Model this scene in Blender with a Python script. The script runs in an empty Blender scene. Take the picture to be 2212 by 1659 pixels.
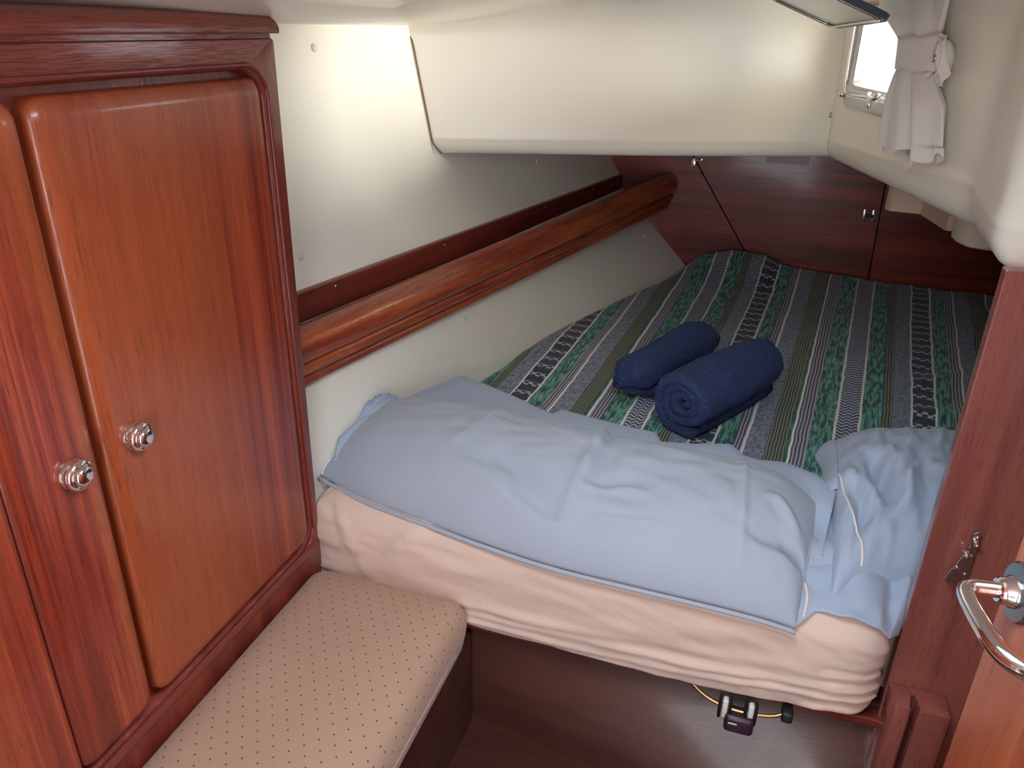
import bpy, bmesh, math, random
from mathutils import Vector, Matrix, noise

# ------------------------------------------------------------------ camera, world, exposure, lamps
H = 1.60                                   # eye height; every z below is given relative to the eye
scn = bpy.context.scene
col = scn.collection
scn.view_settings.view_transform = 'Standard'
scn.view_settings.look = 'None'
scn.view_settings.exposure = 0.0
scn.view_settings.gamma = 1.0
scn.view_settings.use_curve_mapping = False
scn.cycles.use_denoising = True
scn.cycles.max_bounces = 10
scn.cycles.diffuse_bounces = 6
scn.cycles.glossy_bounces = 4
scn.cycles.sample_clamp_indirect = 6.0
scn.cycles.caustics_reflective = False
scn.cycles.caustics_refractive = False

FPX = 1690.0
def unit(v): return Vector(v).normalized()
_Z = -unit((-66, 3683, FPX)); _Y = unit((605, -765, FPX))
_Y = (_Y - _Z * _Y.dot(_Z)).normalized(); _X = _Y.cross(_Z)
cam_d = bpy.data.cameras.new('camera'); cam_d.sensor_width = 36; cam_d.lens = FPX / 2212 * 36
cam_d.clip_start = 0.02
cam = bpy.data.objects.new('camera', cam_d); col.objects.link(cam)
def c2w(v): return Vector((_X.dot(v), _Y.dot(v), _Z.dot(v)))
r_, u_, b_ = c2w(Vector((1, 0, 0))), c2w(Vector((0, -1, 0))), c2w(Vector((0, 0, -1)))
cam.matrix_world = Matrix(((r_.x, u_.x, b_.x, 0), (r_.y, u_.y, b_.y, 0), (r_.z, u_.z, b_.z, H), (0, 0, 0, 1)))
scn.camera = cam

w = bpy.data.worlds.new('sky'); scn.world = w; w.use_nodes = True
w.node_tree.nodes['Background'].inputs[0].default_value = (0.86, 0.93, 1.0, 1)
w.node_tree.nodes['Background'].inputs[1].default_value = 6.0

# the cockpit-side wall carries the port: its plane, used by the lamp at the port too
WP = Vector((.157, 2.57)); WQ = Vector((.386, 1.665)); WD = (WQ - WP).normalized(); WN = Vector((WD.y, -WD.x))
def WL(s, z, off=0.0):
    p = WP + WD * s + WN * off
    return (p.x, p.y, z)
def area(name, loc, target, sx, sy, power, color):
    l = bpy.data.lights.new(name, 'AREA'); l.shape = 'RECTANGLE'; l.size = sx; l.size_y = sy
    l.energy = power; l.color = color
    o = bpy.data.objects.new(name, l); col.objects.link(o)
    o.location = (loc[0], loc[1], loc[2] + H)
    d = Vector(target) - Vector(loc)
    o.rotation_euler = d.to_track_quat('-Z', 'Y').to_euler()
    return o
# daylight falling through the port, the overhead hatch and the companionway door behind
sun_d = bpy.data.lights.new('low_sun', 'SUN'); sun_d.energy = 22.0; sun_d.angle = math.radians(30); sun_d.color = (1.0, .96, .83)
sun = bpy.data.objects.new('low_sun', sun_d); col.objects.link(sun); sun.location = (3.5, 3.2, H + 1.0)
sun.rotation_euler = (Vector(WL(.32, -.05, 0)) - Vector(WL(.335, .06, -.80))).to_track_quat('-Z', 'Y').to_euler()
area('hatch_daylight', (-.10, .62, .086), (-.10, .66, -1), .43, .43, 9.0, (.82, .93, 1.0))
area('doorway_daylight', (.05, -.93, -.22), (-.12, 1.6, -.30), .60, .50, 3.7, (1.0, .79, .61))

# ------------------------------------------------------------------ helpers
def fin(name, vf, mat, parent=None, smooth=True, label=None, cat=None, group=None, kind=None, origin=None, sharp=None):
    verts, faces = vf[0], vf[1]
    verts = [(v[0], v[1], v[2] + H) for v in verts]
    if parent is not None:
        rt = parent
        while rt.parent: rt = rt.parent
        o0 = Vector(rt.location)
    elif origin is not None: o0 = Vector((origin[0], origin[1], origin[2] + H))
    else:
        xs, ys, zs = zip(*verts)
        o0 = Vector(((min(xs) + max(xs)) / 2, (min(ys) + max(ys)) / 2, min(zs)))
    me = bpy.data.meshes.new(name)
    me.from_pydata([(v[0] - o0.x, v[1] - o0.y, v[2] - o0.z) for v in verts], [], faces)
    if len(vf) > 2 and vf[2]:
        uv = me.uv_layers.new(name='UVMap')
        for l in me.loops: uv.data[l.index].uv = vf[2][l.vertex_index]
    bm = bmesh.new(); bm.from_mesh(me)
    bmesh.ops.recalc_face_normals(bm, faces=bm.faces)
    bm.to_mesh(me); bm.free()
    if smooth:
        for p in me.polygons: p.use_smooth = True
        if sharp:
            me.set_sharp_from_angle(angle=math.radians(sharp))
    me.materials.append(mat)
    o = bpy.data.objects.new(name, me); col.objects.link(o)
    if parent is not None: o.parent = parent
    else: o.location = o0
    tag(o, label, cat, group, kind)
    return o
def tag(o, label=None, cat=None, group=None, kind=None):
    if label: o['label'] = label
    if cat: o['category'] = cat
    if group: o['group'] = group
    if kind: o['kind'] = kind
def empty(name, loc, label, cat, group=None, kind=None):
    o = bpy.data.objects.new(name, None); o.empty_display_size = .05; col.objects.link(o)
    o.location = (loc[0], loc[1], loc[2] + H); tag(o, label, cat, group, kind); return o

def join(*parts):
    V, F = [], []
    for p in parts:
        n = len(V); V += list(p[0]); F += [tuple(i + n for i in f) for f in p[1]]
    return V, F
def grid(nu, nv, fn, cu=False, cv=False, uvf=None):
    V = [fn(i / (nu if cu else nu - 1), j / (nv if cv else nv - 1)) for i in range(nu) for j in range(nv)]
    F = []
    for i in range(nu if cu else nu - 1):
        for j in range(nv if cv else nv - 1):
            a, b = i * nv + j, ((i + 1) % nu) * nv + j
            c, d = ((i + 1) % nu) * nv + (j + 1) % nv, i * nv + (j + 1) % nv
            F.append((a, b, c, d))
    if uvf: return V, F, [uvf(i / (nu - 1), j / (nv - 1)) for i in range(nu) for j in range(nv)]
    return V, F
def bm_out(bm):
    bm.verts.index_update()
    r = ([tuple(v.co) for v in bm.verts], [tuple(v.index for v in f.verts) for f in bm.faces]); bm.free(); return r
def box(x0, x1, y0, y1, z0, z1, bev=.003, seg=2):
    bm = bmesh.new(); bmesh.ops.create_cube(bm, size=1)
    for v in bm.verts:
        v.co = ((x0 + x1) / 2 + v.co.x * (x1 - x0), (y0 + y1) / 2 + v.co.y * (y1 - y0), (z0 + z1) / 2 + v.co.z * (z1 - z0))
    if bev: bmesh.ops.bevel(bm, geom=list(bm.edges), offset=bev, segments=seg, affect='EDGES', profile=.5)
    return bm_out(bm)
def prism(pts, a, b, axis, bev=0, seg=2):
    """polygon of 2D points pushed from a to b along an axis (x: pts=(y,z); y: pts=(x,z); z: pts=(x,y))"""
    def P(p, t): return {'x': (t, p[0], p[1]), 'y': (p[0], t, p[1]), 'z': (p[0], p[1], t)}[axis]
    bm = bmesh.new()
    A = [bm.verts.new(P(p, a)) for p in pts]; B = [bm.verts.new(P(p, b)) for p in pts]
    bm.faces.new(A); bm.faces.new(B[::-1]); n = len(pts)
    for i in range(n): bm.faces.new((A[i], B[i], B[(i + 1) % n], A[(i + 1) % n]))
    if bev: bmesh.ops.bevel(bm, geom=list(bm.edges), offset=bev, segments=seg, affect='EDGES', profile=.5)
    return bm_out(bm)
def xf(vf, M): return [tuple(M @ Vector(v)) for v in vf[0]], vf[1]
def frame_m(o, x, y, z):
    x, y, z = Vector(x), Vector(y), Vector(z)
    return Matrix(((x.x, y.x, z.x, o[0]), (x.y, y.y, z.y, o[1]), (x.z, y.z, z.z, o[2]), (0, 0, 0, 1)))
def rrect(y0, y1, z0, z1, r, n=6):
    pts = []
    for cy, cz, a0 in ((y1 - r, z1 - r, 0), (y0 + r, z1 - r, 90), (y0 + r, z0 + r, 180), (y1 - r, z0 + r, 270)):
        for k in range(n + 1):
            a = math.radians(a0 + 90 * k / n); pts.append((cy + r * math.cos(a), cz + r * math.sin(a)))
    return pts
def rings(rs, capA=True, capB=True, closed=False):
    V, F = [], []; n = len(rs[0])
    for r in rs: V += list(r)
    m = len(rs)
    for k in range(m if closed else m - 1):
        for i in range(n):
            a, b = k * n + i, k * n + (i + 1) % n; k2 = (k + 1) % m
            F.append((a, b, k2 * n + (i + 1) % n, k2 * n + i))
    if not closed:
        if capA: F.append(tuple(range(n))[::-1])
        if capB: F.append(tuple(range((m - 1) * n, m * n)))
    return V, F
def lathe(prof, n=32, M=None):
    """profile (r, h) about +Z of matrix M"""
    rs = [[(r * math.cos(2 * math.pi * i / n), r * math.sin(2 * math.pi * i / n), h) for i in range(n)] for r, h in prof]
    vf = rings(rs)
    return xf(vf, M) if M else vf
def tube(pts, rad, n=10, closed=False, cap=True, sx=1.0, ref=(0, 0, 1)):
    P = [Vector(p) for p in pts]; rs = []; m = len(P)
    for i, p in enumerate(P):
        if closed: t = P[(i + 1) % m] - P[i - 1]
        else: t = P[min(i + 1, m - 1)] - P[max(i - 1, 0)]
        t.normalize(); rf = Vector(ref)
        if abs(t.dot(rf)) > .97: rf = Vector((1, 0, 0)) if abs(t.x) < .9 else Vector((0, 1, 0))
        a = t.cross(rf).normalized(); b = a.cross(t).normalized()
        r = rad(i / (m - 1)) if callable(rad) else rad
        rs.append([tuple(p + a * r * sx * math.cos(2 * math.pi * k / n) + b * r * math.sin(2 * math.pi * k / n)) for k in range(n)])
    return rings(rs, closed=closed)
def spline(pts, n):
    """Catmull-Rom through points, n samples"""
    P = [Vector(p) for p in pts]; P = [P[0] * 2 - P[1]] + P + [P[-1] * 2 - P[-2]]; out = []
    m = len(P) - 3
    for k in range(n):
        f = k / (n - 1) * m; i = min(int(f), m - 1); t = f - i
        a, b, c, d = P[i:i + 4]
        out.append(.5 * ((2 * b) + (c - a) * t + (2 * a - 5 * b + 4 * c - d) * t * t + (3 * b - a - 3 * c + d) * t ** 3))
    return out
def at(pl, t):
    f = t * (len(pl) - 1); i = min(int(f), len(pl) - 2); return pl[i].lerp(pl[i + 1], f - i)
def lin(x, xs, ys):
    if x <= xs[0]: return ys[0]
    for i in range(len(xs) - 1):
        if x <= xs[i + 1]: return ys[i] + (ys[i + 1] - ys[i]) * (x - xs[i]) / (xs[i + 1] - xs[i])
    return ys[-1]
def sm(a, b, x):
    t = max(0, min(1, (x - a) / (b - a))); return t * t * (3 - 2 * t)
def nz(x, y, z=0): return noise.noise(Vector((x, y, z)))
def crease(p, q0, q1, wid, amp, fade=.25):
    """a soft ridge along the segment q0-q1 in a 2D parameter plane"""
    p, a, b = Vector(p), Vector(q0), Vector(q1); ab = b - a
    t = max(0, min(1, (p - a).dot(ab) / ab.length_squared)); d = (p - a - ab * t).length
    return amp * math.exp(-(d / wid) ** 2) * min(1, min(t, 1 - t) / fade + .15)

# ------------------------------------------------------------------ materials
class NT:
    def __init__(s, name):
        s.m = bpy.data.materials.new(name); s.m.use_nodes = True; s.t = s.m.node_tree
        s.b = s.t.nodes['Principled BSDF']
    def n(s, typ, **kw):
        nd = s.t.nodes.new(typ)
        for k, v in kw.items(): setattr(nd, k, v)
        return nd
    def link(s, a, b): s.t.links.new(a, b)
    def put(s, sock, v):
        if isinstance(v, bpy.types.NodeSocket): s.link(v, sock)
        else: sock.default_value = v
    def math(s, op, a, b=0.0, c=0.0):
        nd = s.n('ShaderNodeMath', operation=op)
        s.put(nd.inputs[0], a); s.put(nd.inputs[1], b); s.put(nd.inputs[2], c); return nd.outputs[0]
    def coord(s, out='Object', scale=(1, 1, 1), rot=(0, 0, 0)):
        tc = s.n('ShaderNodeTexCoord'); mp = s.n('ShaderNodeMapping')
        s.link(tc.outputs[out], mp.inputs[0]); mp.inputs['Scale'].default_value = scale
        if rot != (0, 0, 0):
            m0 = s.n('ShaderNodeMapping'); m0.inputs['Rotation'].default_value = rot
            s.link(tc.outputs[out], m0.inputs[0]); s.link(m0.outputs[0], mp.inputs[0])
        return mp.outputs[0]
    def noise(s, vec, scale=1, detail=3, rough=.55, dist=0):
        nd = s.n('ShaderNodeTexNoise'); s.link(vec, nd.inputs['Vector'])
        nd.inputs['Scale'].default_value = scale; nd.inputs['Detail'].default_value = detail
        nd.inputs['Roughness'].default_value = rough; nd.inputs['Distortion'].default_value = dist
        return nd.outputs[0]
    def ramp(s, fac, stops, interp='LINEAR'):
        nd = s.n('ShaderNodeValToRGB'); cr = nd.color_ramp; cr.interpolation = interp
        while len(cr.elements) > 1: cr.elements.remove(cr.elements[-1])
        for i, (p, c) in enumerate(stops):
            e = cr.elements[0] if i == 0 else cr.elements.new(p)
            e.position = p; e.color = (c[0], c[1], c[2], 1) if not isinstance(c, (int, float)) else (c, c, c, 1)
        s.link(fac, nd.inputs[0]); return nd.outputs[0]
    def mix(s, f, a, b, mode='MIX'):
        nd = s.n('ShaderNodeMix', data_type='RGBA', blend_type=mode)
        s.put(nd.inputs[0], f)
        for k, v in ((6, a), (7, b)):
            if isinstance(v, bpy.types.NodeSocket): s.link(v, nd.inputs[k])
            else: nd.inputs[k].default_value = (v[0], v[1], v[2], 1)
        return nd.outputs[2]
    def bump(s, h, strength, dist=.01):
        nd = s.n('ShaderNodeBump'); nd.inputs['Strength'].default_value = strength
        nd.inputs['Distance'].default_value = dist; s.link(h, nd.inputs['Height'])
        s.link(nd.outputs[0], s.b.inputs['Normal'])
    def set(s, **kw):
        for k, v in kw.items():
            sk = s.b.inputs[k.replace('_', ' ')]
            if isinstance(v, bpy.types.NodeSocket): s.link(v, sk)
            elif isinstance(v, tuple) and len(v) == 3: sk.default_value = (*v, 1)
            else: sk.default_value = v
        return s.m
def plain(name, c, rough=.5, metal=0.0, **kw):
    t = NT(name); return t.set(Base_Color=c, Roughness=rough, Metallic=metal, **kw)

def wood(name, grain, dark, mid, light, rough=.3, ribbon=16., rot=(0, 0, 0), coat=.35, pore=.35, warm=None):
    t = NT(name)
    def sc(al, ac): return tuple(al if 'XYZ'[i] == grain else ac for i in range(3))
    a = t.noise(t.coord(scale=sc(.9, ribbon), rot=rot), 1, 3, .5, .35)
    b = t.noise(t.coord(scale=sc(2.5, ribbon * 6), rot=rot), 1, 4, .6, .2)
    p = t.noise(t.coord(scale=sc(22, 520), rot=rot), 1, 2, .5)
    v = t.math('ADD', t.math('MULTIPLY', a, .72), t.math('MULTIPLY', b, .28))
    c = t.ramp(v, [(.39, dark), (.50, mid), (.61, light)])
    if warm:
        big = t.noise(t.coord(scale=sc(.5, 3.2), rot=rot), 1, 2, .5)
        c = t.mix(t.ramp(big, [(.48, 0.), (.62, .8)]), c, warm)
    pr = t.ramp(p, [(.30, .62), (.45, 1.0)])
    c = t.mix(1.0, c, pr, 'MULTIPLY')
    t.bump(t.ramp(p, [(.3, 0.), (.5, 1.)]), pore, .0006)
    return t.set(Base_Color=c, Roughness=rough, Coat_Weight=coat, Coat_Roughness=.12)

D, Mi, Lt = (.19, .024, .014), (.30, .044, .022), (.43, .082, .031)
M_door = wood('door_veneer', 'Z', D, Mi, Lt, .30, 48, warm=(.37, .085, .028))
M_frameZ = wood('solid_mahogany', 'Z', (.17, .026, .018), (.22, .036, .024), (.28, .05, .03), .32, 26, pore=.6)
M_frameY = wood('solid_mahogany_along', 'Y', (.17, .028, .02), (.23, .042, .028), (.29, .058, .036), .30, 26, pore=1.0)
M_bulk = wood('bulkhead_veneer', 'X', (.13, .017, .011), (.23, .032, .019), (.33, .052, .026), .34, 20)
M_plank = wood('shelf_plank', 'Y', (.12, .02, .015), (.17, .028, .02), (.21, .036, .025), .36, 20, rot=(0, 0, .217))
M_rail = wood('shelf_rail_wood', 'Y', (.21, .036, .018), (.32, .064, .027), (.45, .108, .037), .24, 34, rot=(0, 0, .217))
M_part = wood('partition_veneer', 'Z', (.27, .080, .068), (.35, .115, .092), (.42, .14, .11), .26, 12, coat=1.0)
M_leaf = wood('door_leaf_veneer', 'Z', (.28, .056, .022), (.36, .082, .030), (.45, .115, .038), .3, 14)
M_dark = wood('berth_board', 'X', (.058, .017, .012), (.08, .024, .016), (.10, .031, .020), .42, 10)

def cream(name, c, rough=.3, bump=.05):
    t = NT(name); n_ = t.noise(t.coord(scale=(9, 9, 9)), 1, 3)
    t.bump(t.noise(t.coord(scale=(120, 120, 120)), 1, 2), bump, .001)
    return t.set(Base_Color=t.mix(n_, tuple(x * .97 for x in c), c), Roughness=rough)
M_gel = cream('cream_gelcoat', (.86, .82, .72), .30)
M_hull = cream('vinyl_liner', (.84, .82, .75), .5, .2)
M_gel2 = cream('locker_gelcoat', (.74, .66, .55), .4)
M_tan = cream('tan_moulding', (.62, .45, .33), .5)
M_white = plain('white_plastic', (.75, .73, .68), .4)
M_chrome = plain('chrome', (.86, .86, .88), .06, 1.0)
M_steel = plain('brushed_steel', (.55, .54, .52), .25, 1.0)
M_alu = plain('anodised_aluminium', (.62, .63, .66), .3, 1.0)
M_black = plain('black_rubber', (.012, .012, .016), .5)
M_blueblk = plain('smoked_rubber', (.035, .06, .08), .35)
M_brass = plain('old_brass', (.42, .27, .11), .3, 1.0)
M_gap = plain('dark_gap', (.02, .008, .008), .8)
M_rose = plain('satin_rose', (.30, .34, .38), .3, 1.0)
M_bead = plain('bead_mahogany', (.20, .036, .026), .28, Coat_Weight=.4)
M_paper = plain('notice_paper', (.55, .48, .47), .7)

def cloth(name, c, weave=700., rough=.85, var=.06, sheen=.25, wr=0.0, wscale=9.):
    t = NT(name)
    n1 = t.noise(t.coord(scale=(weave, weave, weave)), 1, 1)
    n2 = t.noise(t.coord(scale=(6, 6, 6)), 1, 3)
    cc = t.mix(n2, tuple(x * (1 - var) for x in c), tuple(min(1, x * (1 + var)) for x in c))
    h = t.math('MULTIPLY', n1, .10)
    if wr:
        n3 = t.noise(t.coord(scale=(wscale, wscale * .6, wscale)), 1, 4, .55, 1.2)
        rdg = t.math('ABSOLUTE', t.math('SUBTRACT', n3, .5))
        h = t.math('ADD', h, t.math('MULTIPLY', t.ramp(rdg, [(0, 0.), (.10, 1.)]), wr))
    t.bump(h, .5, .004)
    return t.set(Base_Color=cc, Roughness=rough, Sheen_Weight=sheen, Sheen_Roughness=.5)
M_blue = cloth('blue_cotton', (.39, .45, .55), wr=.12)
M_blue2 = cloth('blue_cotton_sheet', (.38, .47, .62), wr=.12)
M_pipe = cloth('white_piping', (.80, .74, .74))
M_peach = cloth('peach_cotton', (.74, .57, .49), wr=.22, wscale=7.)
M_curt = cloth('beige_curtain', (.74, .70, .67), weave=900)

def towel_mat():
    t = NT('navy_terry')
    n1 = t.noise(t.coord(scale=(260, 260, 260)), 1, 2, .6)
    n2 = t.noise(t.coord(scale=(75, 75, 75)), 1, 3)
    v = t.n('ShaderNodeTexVoronoi'); t.link(t.coord(scale=(230, 230, 230)), v.inputs['Vector'])
    c = t.ramp(n1, [(.3, (.014, .030, .13)), (.5, (.042, .080, .28)), (.72, (.13, .21, .55))])
    t.bump(t.math('ADD', t.math('ADD', n1, t.math('MULTIPLY', n2, 2.2)), v.outputs[0]), 1.0, .011)
    return t.set(Base_Color=c, Roughness=1.0, Sheen_Weight=.2, Sheen_Roughness=.4, Sheen_Tint=(.25, .4, 1.0, 1))
M_towel = towel_mat()

def seat_mat():
    t = NT('dotted_upholstery')
    tc = t.n('ShaderNodeTexCoord'); sep = t.n('ShaderNodeSeparateXYZ'); t.link(tc.outputs['Object'], sep.inputs[0])
    geo = t.n('ShaderNodeNewGeometry'); sn = t.n('ShaderNodeSeparateXYZ'); t.link(geo.outputs['Normal'], sn.inputs[0])
    # the cloth is wrapped over the edge: measure along x on top and down z on the side
    side = t.math('GREATER_THAN', t.math('ABSOLUTE', sn.outputs[0]), .72)
    u = t.math('ADD', t.math('MULTIPLY', sep.outputs[0], t.math('SUBTRACT', 1.0, side)),
               t.math('MULTIPLY', t.math('MULTIPLY', sep.outputs[2], -1.0), side))
    v = sep.outputs[1]
    vy = t.math('ADD', t.math('DIVIDE', v, .0195), 300.0)
    row = t.math('FLOOR', vy); fy = t.math('MULTIPLY', t.math('SUBTRACT', t.math('FRACT', vy), .5), .0195)
    fx = t.math('MULTIPLY', t.math('SUBTRACT', t.math('FRACT', t.math('ADD', t.math('ADD', t.math('DIVIDE', u, .032), 300.0), t.math('MULTIPLY', row, -.58))), .5), .032)
    d = t.math('LESS_THAN', t.math('SQRT', t.math('ADD', t.math('MULTIPLY', fx, fx), t.math('MULTIPLY', fy, fy))), .0018)
    n2 = t.noise(t.coord(scale=(5, 5, 5)), 1, 4, .6)
    base = t.mix(n2, (.45, .29, .21), (.53, .36, .265))
    c = t.mix(d, base, (.10, .05, .045))
    t.bump(t.noise(t.coord(scale=(500, 500, 500)), 1, 2), .25, .001)
    return t.set(Base_Color=c, Roughness=.85, Sheen_Weight=.2)
M_seat = seat_mat()

def quilt_mat():
    """striped cover: UV.x is metres across the stripes, UV.y metres along them"""
    t = NT('striped_coverlet')
    tc = t.n('ShaderNodeTexCoord'); sep = t.n('ShaderNodeSeparateXYZ'); t.link(tc.outputs['UV'], sep.inputs[0])
    U, V = sep.outputs[0], sep.outputs[1]
    wob = t.noise(tc.outputs['UV'], 14, 2)
    U = t.math('ADD', U, t.math('MULTIPLY', t.math('SUBTRACT', wob, .5), .007))
    PER = .505
    f = t.math('FRACT', t.math('ADD', t.math('DIVIDE', t.math('ADD', U, .096), PER), 10.0))
    def inb(a, b): return t.math('MULTIPLY', t.math('GREATER_THAN', f, a), t.math('LESS_THAN', f, b))
    def vec(su, sv):
        cb = t.n('ShaderNodeCombineXYZ'); t.link(t.math('MULTIPLY', U, su), cb.inputs[0]); t.link(t.math('MULTIPLY', V, sv), cb.inputs[1])
        return cb.outputs[0]
    grey = t.ramp(t.noise(vec(95, 70), 1, 5, .7), [(.38, (.060, .078, .110)), (.48, (.145, .175, .225)), (.62, (.215, .25, .31))])
    gr = t.noise(vec(150, 20), 1, 2, .5, .6)
    green = t.ramp(gr, [(.40, (.014, .060, .055)), (.47, (.030, .115, .095)), (.505, (.075, .215, .175)), (.64, (.13, .32, .265))])
    green_d = t.ramp(gr, [(.45, (.02, .075, .055)), (.60, (.05, .16, .11))])
    lines = t.math('FRACT', t.math('MULTIPLY', t.math('ADD', U, 5.0), 132.0))
    ol = t.mix(t.math('GREATER_THAN', lines, .5), (.022, .032, .028), (.17, .185, .13))
    l2 = t.math('FRACT', t.math('MULTIPLY', t.math('ADD', U, 5.0), 118.0))
    pu = t.mix(t.math('GREATER_THAN', l2, .48), (.040, .042, .060), (.31, .30, .37))
    # zigzag
    tri = t.math('PINGPONG', t.math('MULTIPLY', t.math('ADD', U, 5.0), 46.0), .5)
    zz = t.math('FRACT', t.math('ADD', t.math('MULTIPLY', V, 54.0), t.math('MULTIPLY', tri, 1.5)))
    zig = t.mix(t.math('GREATER_THAN', zz, .52), (.030, .035, .075), (.34, .37, .44))
    # navy with rows of small checks
    rowf = t.math('FRACT', t.math('MULTIPLY', t.math('ADD', V, t.math('MULTIPLY', U, .12)), 15.5))
    row = t.math('LESS_THAN', rowf, .39)
    chk = t.n('ShaderNodeTexChecker'); t.link(vec(1, 1), chk.inputs[0]); chk.inputs['Scale'].default_value = 78
    navy0 = t.ramp(t.noise(vec(60, 60), 1, 3), [(.45, (.018, .028, .052)), (.6, (.032, .045, .075))])
    navy = t.mix(t.math('MULTIPLY', row, t.math('MULTIPLY', chk.outputs[1], .85)), navy0, (.42, .45, .47))
    c = grey
    for a, b, s_ in ((-.01, .12, navy), (.12, .207, green), (.207, .261, pu), (.359, .446, ol), (.446, .466, green_d),
                     (.466, .543, pu), (.543, .655, green), (.655, .765, zig), (.765, .864, green), (.864, .913, ol)):
        c = t.mix(inb(a, b), c, s_)
    for p in (.0045, .12, .261, .47, .655, .765):
        c = t.mix(inb(p - .006, p + .006), c, (.62, .62, .58))
    t.bump(t.noise(vec(900, 900), 1, 1), .2, .001)
    c = t.mix(1.0, c, (1.35, 1.38, 1.42), 'MULTIPLY')
    return t.set(Base_Color=c, Roughness=.9, Sheen_Weight=.15)
M_quilt = quilt_mat()

# ------------------------------------------------------------------ the hull side and the shell
NEAR = [(-1.135, .12), (-1.13, .0), (-1.10, -.30), (-1.085, -.516), (-1.078, -.573), (-1.067, -.642), (-1.045, -.749), (-1.01, -.927), (-1.0, -1.04), (-1.0, -1.30)]
FAR = [(-.80, .12), (-.78, .0), (-.705, -.30), (-.655, -.516), (-.611, -.573), (-.596, -.642), (-.486, -.749), (-.308, -.927), (-.21, -1.04), (-.05, -1.25)]
def dens(L, k=6):
    out = []
    for i in range(len(L) - 1):
        for j in range(k): a = j / k; out.append((L[i][0] + (L[i + 1][0] - L[i][0]) * a, L[i][1] + (L[i + 1][1] - L[i][1]) * a))
    return out + [L[-1]]
def smooth2(L, it=6):
    for _ in range(it):
        L = [L[0]] + [((L[i - 1][0] + 2 * L[i][0] + L[i + 1][0]) / 4, (L[i - 1][1] + 2 * L[i][1] + L[i + 1][1]) / 4) for i in range(1, len(L) - 1)] + [L[-1]]
    return L
NR, FR = smooth2(dens(NEAR)), smooth2(dens(FAR))
def hull_at(y, z):
    """x of the hull skin at y and (eye-relative) z"""
    t = (y - 1.2) / 2.2
    for i in range(len(NR) - 1):
        z0 = NR[i][1] + (FR[i][1] - NR[i][1]) * t; z1 = NR[i + 1][1] + (FR[i + 1][1] - NR[i + 1][1]) * t
        if z1 <= z <= z0:
            k = (z0 - z) / max(1e-6, z0 - z1)
            x0 = NR[i][0] + (FR[i][0] - NR[i][0]) * t; x1 = NR[i + 1][0] + (FR[i + 1][0] - NR[i + 1][0]) * t
            return x0 + (x1 - x0) * k
    return NR[-1][0]
def hullf(u, v):
    y = [-1.0, 1.0, 1.13, 1.16][int(u * 39 + .5)] if u * 39 < 3.5 else 1.16 + (u * 39 - 3) / 36 * 2.26; t = max(0, (y - 1.2) / 2.2); i = v * (len(NR) - 1); i0 = min(int(i), len(NR) - 2); k = i - i0
    a = [NR[i0][q] + (NR[i0 + 1][q] - NR[i0][q]) * k for q in (0, 1)]; b = [FR[i0][q] + (FR[i0 + 1][q] - FR[i0][q]) * k for q in (0, 1)]
    x = a[0] + (b[0] - a[0]) * t
    if y < 1.15: x = min(x, -1.085)
    return (x, y, a[1] + (b[1] - a[1]) * t)
wl = fin('wall_left', grid(40, 55, hullf), M_hull, kind='structure')
for y, z in ((1.72, -.055), (2.75, -.44), (2.05, -.80), (3.28, -.80), (1.55, -.50)):
    x = hull_at(y, z); nrm = Vector((1, -.18, .35 if z < -.7 else .12)).normalized()
    q = nrm.to_track_quat('Z', 'Y').to_matrix().to_4x4(); q.translation = (x, y, z)
    fin('screw_cap', lathe([(.009, -.004), (.009, .002), (.007, .0035), (.0, .0038)], 20, q), M_white, wl)
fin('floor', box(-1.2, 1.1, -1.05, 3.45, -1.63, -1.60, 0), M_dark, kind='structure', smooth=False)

# aft bulkhead: backing plus three veneer boards that meet at thin dark seams
fin('wall_back', box(-1.0, 1.1, 3.428, 3.46, -1.6, -.31, 0), M_gap, kind='structure', smooth=False)
def seam_x(z): return -.297 + (-.503 - z) / .357 * .244      # sloping seam
bd = lambda pts: prism(pts, 3.40, 3.42, 'y', .0015, 1)
g_ = .0022
fin('bulkhead_board', bd([(-.95, -1.2), (seam_x(-1.2) - g_, -1.2), (seam_x(-.3) - g_, -.30), (-.95, -.30)]), M_bulk, smooth=False,
    label='left mahogany board of the aft bulkhead, where the shelf rail ends', cat='panel')
fin('bulkhead_board', bd([(seam_x(-1.2) + g_, -1.2), (.452 - g_, -1.2), (.425 - g_, -.30), (seam_x(-.3) + g_, -.30)]), M_bulk, smooth=False,
    label='wide middle mahogany board of the aft bulkhead between two seams', cat='panel')
fin('bulkhead_board', bd([(.452 + g_, -1.2), (1.05, -1.2), (1.05, -.30), (.425 + g_, -.30)]), M_bulk, smooth=False,
    label='right mahogany board of the aft bulkhead, partly behind the hanging moulding', cat='panel')

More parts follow.
